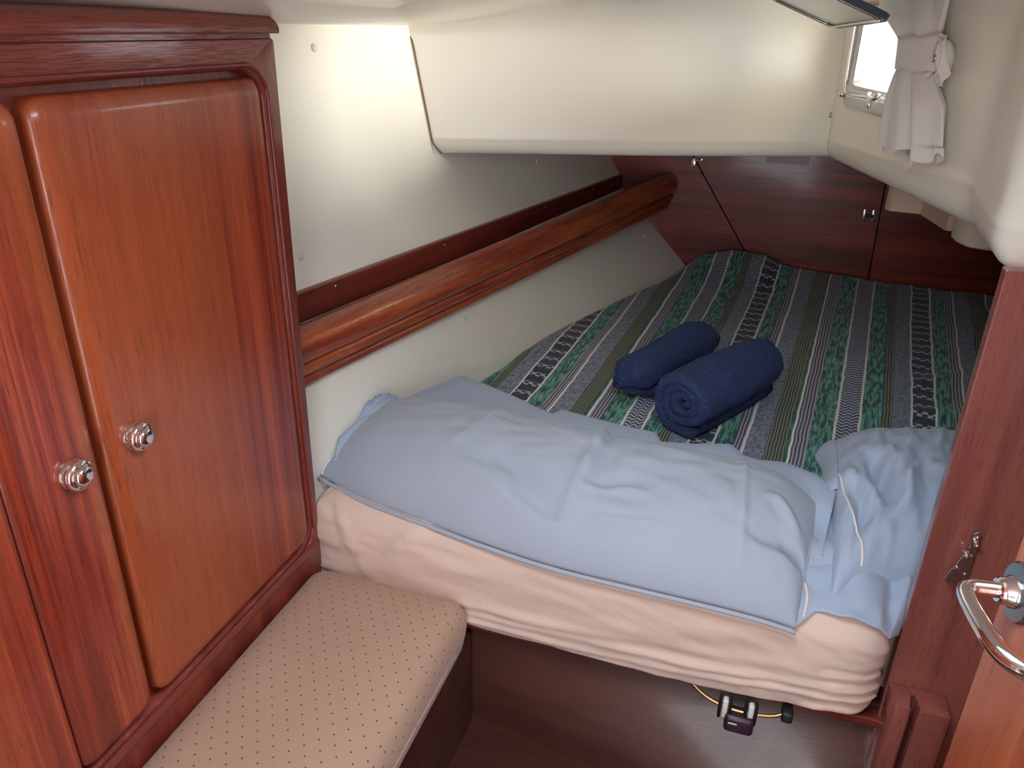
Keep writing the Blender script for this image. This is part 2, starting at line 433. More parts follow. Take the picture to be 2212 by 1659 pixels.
# ceiling: rises from the hull side and levels out; one opening for the hatch
def ceil_z(x, y):
    dx = x - hull_at(min(max(y, -.9), 3.3), 0.0)
    z = -.006 + .10 * sm(0, .62, dx) - .012 * sm(.10, .16, dx) * (1 - sm(.22, .30, dx)) * (1 - sm(1.75, 2.0, y))
    return z
XS = [-1.16 + i * .034 for i in range(22)] + [-.36, -.30, -.10, .10, .16, .4, .7, 1.1]
XS = sorted(set(round(x, 4) for x in XS if x < -.40)) + [-.36, -.33, -.10, .13, .16, .4, .7, 1.1]
YS = [-1.05, -.5, 0, .35, .385, .6, .855, .89, 1.1, 1.3, 1.5, 1.7, 1.8, 1.9, 2.0, 2.1, 2.2, 2.35, 2.55]
Vc = [(x, y, ceil_z(x, y)) for x in XS for y in YS]; Fc = []
for i in range(len(XS) - 1):
    for j in range(len(YS) - 1):
        mx, my = (XS[i] + XS[i + 1]) / 2, (YS[j] + YS[j + 1]) / 2
        if -.33 < mx < .13 and .385 < my < .855: continue
        n_ = len(YS); Fc.append((i * n_ + j, (i + 1) * n_ + j, (i + 1) * n_ + j + 1, i * n_ + j + 1))
ce = fin('ceiling', (Vc, Fc), M_gel, kind='structure')
hx0, hx1, hy0, hy1 = -.33, .13, .385, .855
def ringrect(x0, x1, y0, y1, z, r): return [(a, b, z) for a, b in rrect(x0, x1, y0, y1, r, 5)]
fin('hatch_frame', rings([ringrect(hx0 - .03, hx1 + .03, hy0 - .03, hy1 + .03, .088, .03), ringrect(hx0 - .03, hx1 + .03, hy0 - .03, hy1 + .03, .080, .03),
     ringrect(hx0 + .012, hx1 - .012, hy0 + .012, hy1 - .012, .080, .03), ringrect(hx0 + .012, hx1 - .012, hy0 + .012, hy1 - .012, .17, .03)], False, False), M_alu, ce)

# cockpit moulding: one swept surface, across the berth and then back along the port side
corner = [(-.99, 2.135), (-.926, 2.16), (-.74, 2.225), (-.55, 2.29), (-.346, 2.357), (-.18, 2.425), (-.02, 2.494), (.065, 2.532), (.108, 2.553), (.135, 2.566), (.152, 2.571), (.163, 2.565), (.170, 2.549)]
wall_s = [.045, .080, .137, .165, .25, .34, .43, .52, .555, .62, .70, .78, .85, .89]
PL = [Vector(c + (0,)) for c in corner] + [Vector((*WL(s, 0)[:2], 0)) for s in wall_s] + [Vector((x, y, 0)) for x, y in
     [(.385, 1.648), (.384, 1.61), (.377, 1.56), (.367, 1.50), (.357, 1.45), (.352, 1.41), (.356, 1.38), (.370, 1.362), (.400, 1.353), (.46, 1.35), (.60, 1.35), (.80, 1.35), (1.06, 1.35)]]
i_w0 = len(corner); i_end = len(PL)
def nrm2(i):
    a, b = PL[max(i - 1, 0)], PL[min(i + 1, len(PL) - 1)]; d = (b - a).normalized(); n = Vector((d.y, -d.x, 0))
    return n
# normal that points into the cabin
NRM = [nrm2(i) for i in range(len(PL))]
ZL = [-.19, -.135, -.06, .03, .06]
def profile(i):
    """list of (offset into the cabin, z) from the underside up to the ceiling"""
    if i < 9: R = .040
    elif i < i_w0: R = .045
    else: R = lin((i - i_w0) / 14., [0, 1], [.045, .078])
    if i >= i_w0 + 15: R = .065
    o = .024
    if i > i_w0 + 14: o = .024 * (1 - sm(0, 5, i - i_w0 - 14)) + .004
    zc = ceil_z(PL[i].x, min(PL[i].y, 2.3))
    pr = [(-.16, -.336), (-R * .9, -.339)]
    for k in range(7):
        a = k / 6 * math.pi / 2; pr.append((o - R * .62 + R * .62 * math.sin(a), -.34 + R * (1 - math.cos(a))))
    pr += [(o + .0016, -.34 + R + .004), (o, -.34 + R + .010)]
    pr += [(o, -.232)] + [(o, z) for z in ZL[:3]]
    if zc < .07:
        pr += [(o, zc * .25 - .03), (o + .004, zc * .6 - .012), (o + .016, zc - .002), (o + .05, zc), (o + .10, ceil_z(PL[i].x + .1, 2.2) + .0)]
    elif i <= i_w0 + 1:
        pr += [(o + .003, -.01), (o + .02, .03), (o + .06, .065), (o + .13, .09), (o + .25, .096)]
    else:
        pr += [(o, .03), (o, .06), (o + .008, .078), (o + .03, .090), (o + .07, .095)]
    return pr
PR = [profile(i) for i in range(len(PL))]; m_ = len(PR[0])
Vm = []
for i, p in enumerate(PL):
    for o, z in PR[i]:
        q = p + NRM[i] * o; Vm.append((q.x, q.y, z))
Fm = []
j_lo = next(j for j in range(m_) if abs(PR[i_w0 + 4][j][1] + .135) < 1e-6); j_hi = j_lo + 2
for i in range(len(PL) - 1):
    for j in range(m_ - 1):
        if i_w0 + 3 <= i < i_w0 + 7 and j_lo <= j < j_hi: continue      # opening of the port
        a = i * m_ + j; Fm.append((a, a + m_, a + m_ + 1, a + 1))
wr = fin('wall_right', (Vm, Fm), M_gel, kind='structure', sharp=50)
# brown tube standing in for the shadow line where moulding meets hull liner
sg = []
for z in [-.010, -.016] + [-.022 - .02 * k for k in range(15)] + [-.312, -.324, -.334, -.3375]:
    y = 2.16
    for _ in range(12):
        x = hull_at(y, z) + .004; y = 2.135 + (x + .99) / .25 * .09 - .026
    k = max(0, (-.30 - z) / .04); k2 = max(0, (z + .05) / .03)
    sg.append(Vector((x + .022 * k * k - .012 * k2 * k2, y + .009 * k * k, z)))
fin('seam_shadow', tube(sg, .0026, 6), plain('seam_shadow_brown', (.20, .125, .07), .7), wr)
# dropped liner panel over the wardrobe
lp = [(-1.03, 1.18, .030), (-1.00, 1.45, .026), (-.965, 1.68, .022), (-.945, 1.745, .021), (-.915, 1.765, .021), (-.88, 1.745, .022), (-.80, 1.65, .027), (-.66, 1.46, .036), (-.50, 1.10, .052), (-.50, .25, .055), (-1.03, .25, .040)]
bm = bmesh.new(); A_ = [bm.verts.new(p) for p in lp]; B_ = [bm.verts.new((x, y, .115)) for x, y, z in lp]
bm.faces.new(A_); bm.faces.new(B_[::-1])
for i in range(len(lp)): bm.faces.new((A_[i], B_[i], B_[(i + 1) % len(lp)], A_[(i + 1) % len(lp)]))
bmesh.ops.bevel(bm, geom=[e for e in bm.edges if e.verts[0] in A_ and e.verts[1] in A_], offset=.010, segments=4, affect='EDGES', profile=.5)
fin('trim_2', bm_out(bm), M_gel, kind='structure', sharp=50)
# underside of the cockpit above the foot of the berth and the side beyond it
und = [(-.99, 2.20), (-.74, 2.29), (-.346, 2.42), (-.02, 2.56), (.11, 2.63), (.22, 2.60), (.30, 2.30), (.42, 1.80), (.46, 1.66), (.44, 1.42), (.46, 1.37), (1.07, 1.37), (1.07, 3.43), (-.95, 3.43)]
fin('trim_1', prism(und, -.336, -.325, 'z'), M_gel, kind='structure', smooth=False)
fin('wall_starboard', box(1.05, 1.08, 1.36, 3.43, -1.6, -.3, 0), M_hull, kind='structure', smooth=False)
# the cabin behind the camera
fin('wall_forward', join(box(.366, 1.06, 1.345, 1.372, -1.60, -.330, .002),), M_part, kind='structure', smooth=False)
fin('wall_rear', join(box(-1.2, -.30, -1.04, -1.0, -1.6, .12, 0), box(.40, 1.1, -1.04, -1.0, -1.6, .12, 0), box(-.30, .40, -1.04, -1.0, .06, .12, 0)), M_part, kind='structure', smooth=False)
fin('wall_galley', join(box(.88, .91, -1.0, 1.345, -1.6, .12, 0)), M_leaf, kind='structure', smooth=False)

# hanging moulding under the cockpit on the right
hb = fin('locker_moulding', prism([(.445, 3.39), (.350, 2.66), (.362, 2.641), (.452, 2.641), (.484, 2.43), (.487, 2.418), (.62, 2.418), (.62, 3.39)], -.50, -.337, 'z', .006, 2), M_tan, sharp=40,
     label='tan moulded box hanging under the cockpit beside the bulkhead', cat='moulding')
fin('locker_moulding', prism([(.494, 2.405), (.498, 2.35), (.516, 2.30), (.555, 2.28), (.80, 2.25), (.80, 2.405)], -.515, -.337, 'z', .014, 4), M_gel2, sharp=40,
     label='pale rounded moulding hanging nearest the port wall', cat='moulding')

# ------------------------------------------------------------------ port (window) with its open sash
win = empty('window_1', WL(.33, -.19, .02), 'chrome framed port in the cream side wall with its sash swung up', None, kind='structure')
del_lab = win
OFF = .024
def wring(s0, s1, z0, z1, r, off): return [WL(a, b, off) for a, b in rrect(s0, s1, z0, z1, r, 6)]
fin('window_frame', rings([wring(.122, .575, -.186, .062, .045, OFF - .004), wring(.122, .575, -.186, .062, .045, OFF + .006), wring(.126, .571, -.182, .058, .042, OFF + .009),
    wring(.146, .551, -.150, .048, .035, OFF + .010), wring(.150, .547, -.146, .044, .033, OFF + .004), wring(.156, .541, -.139, .038, .03, OFF + .002), wring(.160, .537, -.136, .034, .03, OFF - .025)], False, False), M_alu, win, sharp=35)
fin('chrome_trim', tube([Vector(WL(a, b, OFF + .012)) for a, b in rrect(.140, .556, -.156, .052, .038, 6)], .0045, 8, closed=True), M_chrome, win)
fin('gasket', rings([wring(.156, .541, -.139, .038, .03, OFF + .003), wring(.160, .537, -.135, .034, .028, OFF + .005), wring(.164, .533, -.131, .030, .026, OFF + .002)], False, False), M_steel, win)
fin('latch_bar', join(tube([WL(.140, -.152, OFF + .020), WL(.25, -.150, OFF + .022), WL(.40, -.147, OFF + .020)], .003, 10),
    lathe([(.0, -.004), (.007, -.003), (.008, .004), (.006, .012), (0, .014)], 16, frame_m(WL(.140, -.156, OFF + .01), (WD.x, WD.y, 0), (0, 0, 1), (WN.x, WN.y, 0)))), M_chrome, win)
fin('latch', join(tube([WL(.36, -.140, OFF + .02), WL(.38, -.147, OFF + .028), WL(.41, -.147, OFF + .028), WL(.43, -.138, OFF + .022)], .006, 10),
    tube([WL(.395, -.147, OFF + .028), WL(.405, -.158, OFF + .034), WL(.41, -.168, OFF + .032)], lambda t: .006 - .002 * t, 10)), M_chrome, win)
# sash swung up on its top hinge
S1, S2, S3 = Vector((.099, 2.20, .004)), Vector((.180, 1.82, .018)), Vector((-.045, 2.17, .062))
e1, e2 = (S2 - S1), (S3 - S1); L1, L2 = e1.length, e2.length; e1.normalize(); e2.normalize(); e3 = e1.cross(e2).normalized(); e2 = e3.cross(e1).normalized()
if e3.z < 0: e3 = -e3
MS = Matrix(((e1.x, e2.x, e3.x, S1.x), (e1.y, e2.y, e3.y, S1.y), (e1.z, e2.z, e3.z, S1.z), (0, 0, 0, 1)))
def sring(i, z, r): return [(a, b, z) for a, b in rrect(i, L1 - i, i, L2 * 1.2 - i, r, 6)]
sash = fin('sash_frame', xf(rings([sring(0, 0, .03), sring(0, .012, .03), sring(.016, .012, .02), sring(.016, 0, .02)], closed=True), MS), M_blueblk, win, sharp=40)
fin('sash_pane', xf(rings([sring(.008, .001, .024), sring(.008, .006, .024)]), MS), plain('tinted_acrylic', (.42, .44, .40), .12), win, sharp=40)
fin('sash_seal', xf(tube([(a, b, -.001) for a, b in rrect(.014, L1 - .014, .014, L2 * 1.2 - .014, .02, 6)], .003, 8, closed=True), MS), M_steel, win)
fin('sash_hinge', tube([WL(.15, .062, OFF + .006), WL(.50, .062, OFF + .006)], .005, 8), M_steel, win)

# small bright stud on the wall left of the port
q = Matrix(((WD.x, 0, WN.x, WL(.018, -.221, OFF)[0]), (WD.y, 0, WN.y, WL(.018, -.221, OFF)[1]), (0, 1, 0, -.221), (0, 0, 0, 1)))
fin('curtain_stud', lathe([(.010, -.002), (.010, .002), (.004, .003), (.0035, .012), (.007, .014), (.006, .018), (0, .019)], 20, q), M_steel,
    label='tiny metal stud on the cream wall left of the port', cat='stud')

# ------------------------------------------------------------------ curtain, gathered by its tie
ct = empty('curtain', WL(.62, -.24, .06), 'beige curtain gathered by a cloth tie beside the port', 'curtain')
random.seed(3)
def curt(u, v, inner=0.0):
    # v 0 top .. 1 hem ; u around the pleated bundle
    z = .09 - v * .325
    vs = [0, .12, .30, .34, .50, .54, .68, 1.0]
    cen = lin(v, vs, [.525, .530, .600, .606, .622, .625, .655, .680])
    hw = lin(v, vs, [.175, .170, .100, .088, .085, .092, .128, .148])
    dp = lin(v, vs, [.022, .024, .020, .017, .017, .020, .024, .022])
    a = 2 * math.pi * u; front = math.sin(a) > 0
    amp = lin(v, vs, [.30, .32, .25, .12, .12, .30, .55, .62])
    pl = 1 + amp * (math.sin(a * 7 + .6 + 1.2 * v) * .8 + .35 * math.sin(a * 11 + 2 + 2 * v))
    s = cen + math.cos(a) * hw * (1 + .06 * math.sin(a * 9 + v * 3))
    off = .052 + math.sin(a) * dp * pl
    dz = 0
    if v > .93: dz = .010 * math.sin(a * 5 + 1) * (v - .93) / .07 + .010 * math.cos(a)
    return WL(s, z + dz, max(.030, off))
fin('cloth_panel', grid(150, 46, curt, cu=True), M_curt, ct)
def band(u, v):
    a = 2 * math.pi * u; z = -.010 - .062 * v
    s = .612 + .012 * v + math.cos(a) * (.096 - .004 * v) + (.022 if math.cos(a) > .6 else 0) * (math.cos(a) - .6)
    return WL(s, z + .020 * max(0, math.cos(a)) * (1 - v) * .4 + .002 * math.sin(5 * a), .052 + math.sin(a) * .026)
fin('tie_band', grid(60, 8, band, cu=True), M_curt, ct)
def tail(k, s0, z0, s1, z1, wd, off):
    return grid(14, 5, lambda u, v: WL(s0 + (s1 - s0) * u + (v - .5) * .01, z0 + (z1 - z0) * u + (v - .5) * wd * (1 - .15 * u), off + .010 * math.sin(3 * u + k) + .006 * math.sin(5 * v)))
def loopf(u, v):
    a = -1.9 + u * 4.4; rr = .030 + .010 * v
    return WL(.715 + rr * math.cos(a) * 1.15, -.045 + rr * math.sin(a), .045 + .030 * (v - .5) + .01 * u)
fin('tie_loop', grid(24, 5, loopf), M_curt, ct)
fin('tie_tail', tail(1, .745, -.018, .765, -.085, .030, .055), M_curt, ct)
fin('tie_tail', tail(2, .700, -.075, .725, -.10, .02, .050), M_curt, ct)
fin('tie_hook', lathe([(.007, 0), (.007, .004), (.004, .008), (.004, .02), (.008, .022), (.008, .026), (0, .028)], 16, frame_m(WL(.745, -.045, .045), (WD.x, WD.y, 0), (0, 0, 1), (WN.x, WN.y, 0))), M_steel, ct)
fin('loose_cord', tube(spline([WL(.690, -.235, .050), WL(.705, -.252, .052), WL(.690, -.270, .052), WL(.684, -.262, .052), WL(.700, -.246, .052)], 20), .0022, 6), M_curt, ct)
for o in (ct.children):
    if o.name.startswith(('tie_band', 'tie_tail', 'tie_loop')):
        md = o.modifiers.new('t', 'SOLIDIFY'); md.thickness = .0022; md.offset = 0

# ------------------------------------------------------------------ hull shelf: plank on the skin, shelf board and moulded fiddle rail
sh = empty('hull_shelf', (-.75, 2.3, -.66), 'long mahogany shelf with a moulded rail along the cream hull side', 'shelf')
def plank2(u, v):
    y = 1.38 + u * 2.012
    prof = [(-.02, -.573), (.012, -.573), (.015, -.576), (.020, -.643), (-.03, -.645)]
    i = v * 4; i0 = min(int(i), 3); k = i - i0; o = prof[i0][0] + (prof[i0 + 1][0] - prof[i0][0]) * k; z = prof[i0][1] + (prof[i0 + 1][1] - prof[i0][1]) * k
    return (hull_at(y, -.575) + o, y, z)
fin('back_plank', grid(30, 5, plank2), M_plank, sh, smooth=True, sharp=30)
RF, RN = Vector((-.392, 3.375, -.692)), Vector((-.977, 1.370, -.773))      # foot of the rail, aft and forward
rd = (RN - RF); RL = rd.length; rd.normalize(); rn = Vector((rd.y * -1, rd.x, 0)); rn = rn if rn.x > 0 else -rn
PRF = [(-.010, 0.0), (.004, 0.0), (.010, .004), (.013, .012), (.012, .020), (.006, .024), (.007, .027), (.015, .030), (.021, .038), (.023, .048), (.021, .057), (.014, .061), (.015, .064),
       (.026, .067), (.034, .076), (.038, .086), (.038, .096), (.034, .112), (.026, .126), (.014, .137), (.002, .143), (-.012, .144), (-.018, .140), (-.018, .02)]
def railsec(t, k=1.0, kz=1.0):
    p = RF + rd * (RL * t)
    bow = .0
    return [tuple(p + rn * (o * k) + Vector((0, 0, .072 + (z - .072) * kz))) for o, z in PRF]
secs = [railsec(.0, .7, .72), railsec(.003, .9, .86), railsec(.009, .98, .95), railsec(.018, 1, 1)] + [railsec(.018 + .982 * k / 12) for k in range(1, 13)]
fin('fiddle_rail', rings(secs), M_rail, sh, sharp=60)
fin('shelf_board', grid(24, 3, lambda u, v: ((1 - v) * (hull_at(1.375 + 1.99 * u, -.66) + .004) + v * ((RF + rd * RL * (3.375 - (1.375 + 1.99 * u)) / 2.003).x - .004), 1.375 + 1.99 * u, -.665 - .058 * v * (1 - u))), M_plank, sh)
for y in (1.62, 2.08, 2.7, 3.1):
    q = Vector((1, -.2, .05)).to_track_quat('Z', 'Y').to_matrix().to_4x4(); q.translation = (hull_at(y, -.575) + .0165, y, -.588)
    fin('screw', lathe([(.0035, -.002), (.0035, .001), (0, .002)], 12, q), M_steel, sh)

# ------------------------------------------------------------------ wardrobe on the left
cb = empty('wardrobe', (-1.0, .6, -1.6), 'mahogany wardrobe with raised doors and round chrome knobs', 'wardrobe')
X0 = -.900
def xr(y0, y1, z0, z1, r, x, n=6): return [(x, a, b) for a, b in rrect(y0, y1, z0, z1, r, n)]
def yshift(vf):    # the right-hand stile leans a little
    return [(x, y - (.021 * max(0, -z) / 1.2 if y > 1.33 else 0), z) for x, y, z in vf[0]], vf[1]
FY0, FY1, FZ0, FZ1 = -.30, 1.304, -1.108, -.080
ff = fin('face_frame', yshift(rings([xr(FY0, FY1, FZ0, FZ1, .055, X0 - .03), xr(FY0, FY1, FZ0, FZ1, .055, X0 - .010), xr(FY0 - .003, FY1 + .003, FZ0 - .003, FZ1 + .003, .055, X0 - .0055),
    xr(FY0 - .0035, FY1 + .0035, FZ0 - .0035, FZ1 + .0035, .055, X0 - .0045), xr(FY0 - .006, FY1 + .006, FZ0 - .006, FZ1 + .006, .056, X0 - .003), xr(FY0 - .010, FY1 + .010, FZ0 - .013, FZ1 + .010, .058, X0 + .001),
    xr(FY0 - .016, FY1 + .014, FZ0 - .024, FZ1 + .014, .060, X0), xr(FY0 - .06, 1.352, -1.20, -.031, .008, X0), xr(FY0 - .06, 1.358, -1.20, -.029, .008, X0 - .004), xr(FY0 - .06, 1.360, -1.20, -.029, .008, X0 - .03)], False, False)), M_frameZ, cb, sharp=50)
ff.data.materials.append(M_frameY)
for p in ff.data.polygons:
    if p.center.z - 1.6 > -.0935 and p.area > 1e-6 and p.center.y + .6 < 1.30: p.material_index = 1
fin('carcass', box(-1.07, X0 - .027, -.36, 1.335, -1.60, -.022, .001), M_frameZ, cb, smooth=False)
fin('cornice_strip', box(-1.05, X0 - .006, -.36, 1.352, -.031, -.020, .001), M_frameY, cb, smooth=False)
crs = []
for y, k in [(-.36, 1), (1.346, 1), (1.353, .97), (1.3585, .88), (1.362, .74), (1.3625, .5), (1.3625, .2)]:
    prof = [(-1.06, -.021), (X0 + .004, -.021), (X0 + .006, -.019), (X0 + .007, -.006), (X0 + .004, .002), (X0 - .004, .009), (X0 - .014, .013), (X0 - .03, .0145), (-1.06, .0145)]
    crs.append([(x, y, -.021 + (z + .021) * k) for x, z in prof])
fin('cornice', rings(crs), M_frameY, cb, sharp=35)
fin('frame_bead', tube([(X0 + .0015, a, b) for a, b in rrect(FY0 - .009, FY1 + .009, FZ0 - .010, FZ1 + .009, .058, 8)], .0042, 8, closed=True), M_bead, cb)
fin('lower_bead', box(X0 - .005, X0 + .006, -.35, 1.300, -1.136, -1.117, .0045, 3), M_bead, cb)
fin('skirting', box(-1.0, X0 - .004, -.36, 1.345, -1.60, -1.19, .002), M_frameY, cb, smooth=False)
def door(y0, y1, z0, z1, name='door', r=.026):
    return fin(name, rings([xr(y0, y1, z0, z1, r, X0 - .028), xr(y0, y1, z0, z1, r, X0 - .006), xr(y0 + .0008, y1 - .0008, z0 + .0008, z1 - .0008, r, X0 - .002), xr(y0 + .004, y1 - .004, z0 + .004, z1 - .004, r, X0 + .002),
        xr(y0 + .011, y1 - .011, z0 + .011, z1 - .011, r * .8, X0 + .0055), xr(y0 + .020, y1 - .020, z0 + .020, z1 - .020, r * .6, X0 + .0080), xr(y0 + .027, y1 - .027, z0 + .027, z1 - .027, r * .4, X0 + .0086)]), M_door, cb, sharp=60)
d1 = door(.795, 1.291, -1.094, -.092)
d2 = door(.624, .779, -1.094, -.092)
fin('end_panel', box(X0 - .03, X0 + .004, -.30, .6225, -1.10, -.088, .004, 3), M_door, cb, smooth=False)
KP = [(.024, -.002), (.024, .003), (.0225, .006), (.0235, .008), (.0238, .013), (.0215, .017), (.0185, .0185), (.0165, .0175), (.0160, .019), (.0150, .0230), (.0115, .0262), (.006, .0278), (0, .0282)]
for (y, z, dd) in ((.851, -.597, d1), (.728, -.597, d2)):
    M = Matrix(((0, 0, 1, X0 + .0085), (1, 0, 0, y), (0, 1, 0, z), (0, 0, 0, 1)))
    fin('knob', lathe(KP, 40, M), M_chrome, dd, sharp=45)

# ------------------------------------------------------------------ seat on the left
st = empty('bench_seat', (-.70, .75, -1.6), 'low bench in front of the wardrobe with a dotted beige cushion', 'bench')
def scush(t):
    pass
def seatring(ins, z): return [(a, b, z + .004 * nz(a * 6, b * 6, z * 5)) for a, b in rrect(-.899 + ins * .5, -.512 - ins * .9, -.30 + ins, 1.318 - ins, max(.012, .045 - ins * .5), 7)]
sr = [(.030, -1.316), (.012, -1.312), (.003, -1.300), (.0, -1.285), (-.004, -1.262), (-.007, -1.240), (-.006, -1.222), (-.001, -1.206), (.007, -1.193), (.018, -1.184), (.034, -1.178), (.07, -1.173), (.12, -1.170), (.165, -1.169)]
cu = fin('seat_cushion', rings([seatring(a, b) for a, b in sr]), M_seat, st, sharp=80)
fin('piping', tube([(-.5075, y, -1.262 + .002 * math.sin(y * 9)) for y in [-.2 + k * .075 for k in range(20)]], .0022, 8), M_seat, st)
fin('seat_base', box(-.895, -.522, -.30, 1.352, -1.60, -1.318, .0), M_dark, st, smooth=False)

# ------------------------------------------------------------------ berth
bt = empty('berth', (.0, 2.3, -1.6), 'dark wooden berth base with a red ledge under the mattress', 'bed')
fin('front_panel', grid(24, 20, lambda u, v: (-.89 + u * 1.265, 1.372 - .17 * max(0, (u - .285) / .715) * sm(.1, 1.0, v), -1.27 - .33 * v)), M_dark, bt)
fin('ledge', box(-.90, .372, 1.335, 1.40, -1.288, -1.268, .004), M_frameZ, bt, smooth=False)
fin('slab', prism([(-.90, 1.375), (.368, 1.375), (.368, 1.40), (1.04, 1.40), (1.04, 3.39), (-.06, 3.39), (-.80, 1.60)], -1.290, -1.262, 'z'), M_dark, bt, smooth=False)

# mattress in its fitted sheet: front strip with the folds, then the rest
ft = [(-.93, 1.50), (-.925, 1.40), (-.915, 1.352), (-.895, 1.338), (-.83, 1.332), (-.6, 1.325), (-.3, 1.318), (0., 1.312), (.2, 1.310), (.285, 1.312), (.322, 1.322), (.344, 1.345), (.351, 1.38), (.352, 1.43)]
fp = spline([Vector((x, y, 0)) for x, y in ft], 150)
MZ = [-1.272, -1.277, -1.270, -1.250, -1.225, -1.20, -1.16, -1.12, -1.085, -1.06, -1.04, -1.025, -1.015, -1.007, -1.002, -1.0, -.995]
MO = [.030, .012, .004, .000, -.003, -.003, -.006, -.010, -.010, -.006, .003, .014, .027, .045, .068, .10, .20]
def sheet_pt(i, v):
    p = fp[i]; a, b = fp[max(i - 1, 0)], fp[min(i + 1, len(fp) - 1)]; d = (b - a).normalized(); n = Vector((-d.y, d.x, 0))   # inward
    k = v * (len(MZ) - 1); o = lin(k, list(range(len(MZ))), MO); z = lin(k, list(range(len(MZ))), MZ)
    if n.y < -.2: n = -n
    if i < 12: n = Vector((1, .6, 0)).normalized() if i < 6 else Vector((.5, .9, 0)).normalized()
    if i > len(fp) - 25:
        f = (i - len(fp) + 25) / 25; n = Vector((-.35 - .65 * f, .9 * (1 - f) + .05, 0)).normalized()
    x = p.x; w = v
    # long drag folds near the bottom, softer ones above
    fold = 0
    sag = .022 * math.sin(x * 3.1 + .5)
    for z0, am, wd, ph in ((-1.243, .0065, .007, 0), (-1.216, .0055, .007, .6), (-1.184, .006, .010, 1.3)):
        zz = z0 + sag * (z0 + 1.30) / .1 + .012 * nz(x * 2.3, ph * 7); fold -= am * math.exp(-((z - zz) / wd) ** 2) * (.55 + .6 * nz(x * 3 + 5, ph)) * 1.6
    fold += .008 * nz(x * 7, z * 22 + 3) * math.exp(-((z + 1.15) / .07) ** 2) + .004 * nz(x * 19 + z * 30, z * 34)
    # pulled fold where the sheet runs behind the seat
    fold -= .016 * math.exp(-((x + .74 - (z + 1.15) * .9) / .016) ** 2) * sm(-1.22, -1.12, z) * (1 - sm(-1.05, -1.0, z))
    fold -= .010 * math.exp(-((x + .80 + (z + 1.12) * .5) / .012) ** 2) * (1 - sm(-1.06, -1.0, z))
    # gathered corner on the right
    cr = sm(.15, .30, x); fold += cr * .0045 * math.sin(z * 190 + nz(x * 12, 1) * 3) * (1 - sm(-1.16, -1.12, z))
    lo = lin(x, [-.9, -.5, 0, .36], [.0, .0, -.004, .022]) * (1 - sm(.2, .6, v))
    q = p + n * (o - 0) ; q = q - Vector((0, 1, 0)) * 0 + n * fold
    return (q.x, q.y, z + lo + .004 * nz(x * 5, v * 3) * sm(.5, 1, v))
nu_, nv_ = len(fp), 70
Vs = [sheet_pt(i, j / (nv_ - 1)) for i in range(nu_) for j in range(nv_)]
Fs = [(i * nv_ + j, (i + 1) * nv_ + j, (i + 1) * nv_ + j + 1, i * nv_ + j + 1) for i in range(nu_ - 1) for j in range(nv_ - 1)]
mt = empty('mattress', (0, 2.3, -1.26), 'thick mattress under a creased peach fitted sheet', 'mattress')
fin('fitted_sheet', (Vs, Fs), M_peach, mt)
core = [(-.86, 1.42), (-.80, 1.395), (.31, 1.385), (.338, 1.41), (.345, 1.44), (1.02, 1.44), (1.02, 3.38), (-.27, 3.38), (-.40, 3.05), (-.62, 2.45), (-.76, 1.90)]
fin('mattress_body', prism(core, -1.255, -1.004, 'z', .02, 4), M_peach, mt, sharp=60)

# striped cover
LX = [(1.40, -.86), (1.60, -.83), (1.75, -.795), (1.919, -.752), (2.183, -.706), (2.484, -.636), (2.766, -.533), (3.065, -.407), (3.372, -.305), (3.395, -.30)]
def lx(y): return lin(y, [a for a, _ in LX], [b for _, b in LX]) + .006 * nz(y * 6, 3)
def far_z(x): return lin(x, [-.30, -.22, -.10, .03, .10, .30, .45, 1.0], [.018, .055, .080, .070, .045, .022, .010, -.004])
def qz(x, y):
    z = -.925 + .010 * nz(x * 3.2, y * 2.6, 1) + .004 * nz(x * 9, y * 7, 4)
    z += far_z(x) * sm(3.02, 3.36, y)
    e = x - lx(y); z -= .050 * (1 - sm(0, .085, e)) ** 2 + .03 * (1 - sm(0, .02, e)) 
    # loose creases on the right hand side
    k = sm(.55, .85, x); z += k * (.012 * math.sin((y + .7 * x) * 21 + 2 * nz(x * 4, y * 3)) * .6 + .012 * nz(x * 5, y * 11))
    z += crease((x, y), (.42, 2.25), (.95, 2.75), .03, .012) + crease((x, y), (.30, 2.05), (.75, 2.2), .03, .009)
    return z
def quiltf(u, v):
    y = 1.615 + v * 1.775; x0 = lx(y); x = x0 + (1.0 - x0) * u ** 1.15
    if v > .985: return (x, y, qz(x, y) - .02)
    return (x, y, qz(x, y))
def quv(u, v):
    x, y, z = quiltf(u, v); return ((x - (y - 1.8) * .088) / (1 + .08 * (y - 1.8)), y)
vf = grid(150, 150, quiltf, uvf=quv)
# a skirt that closes the cover down to the mattress
nq = 150; V, F, UVq = list(vf[0]), list(vf[1]), list(vf[2])
edge = [i * nq for i in range(nq)][::-1] + [j for j in range(1, nq)] + [i * nq + nq - 1 for i in range(1, nq)]
base = len(V)
for i in edge: V.append((V[i][0], V[i][1], -1.0)); UVq.append((UVq[i][0] - .02, UVq[i][1]))
for k in range(len(edge) - 1): F.append((edge[k], edge[k + 1], base + k + 1, base + k))
fin('bedspread', (V, F, UVq), M_quilt, label='blue and green striped bedspread covering the bed', cat='bedspread')

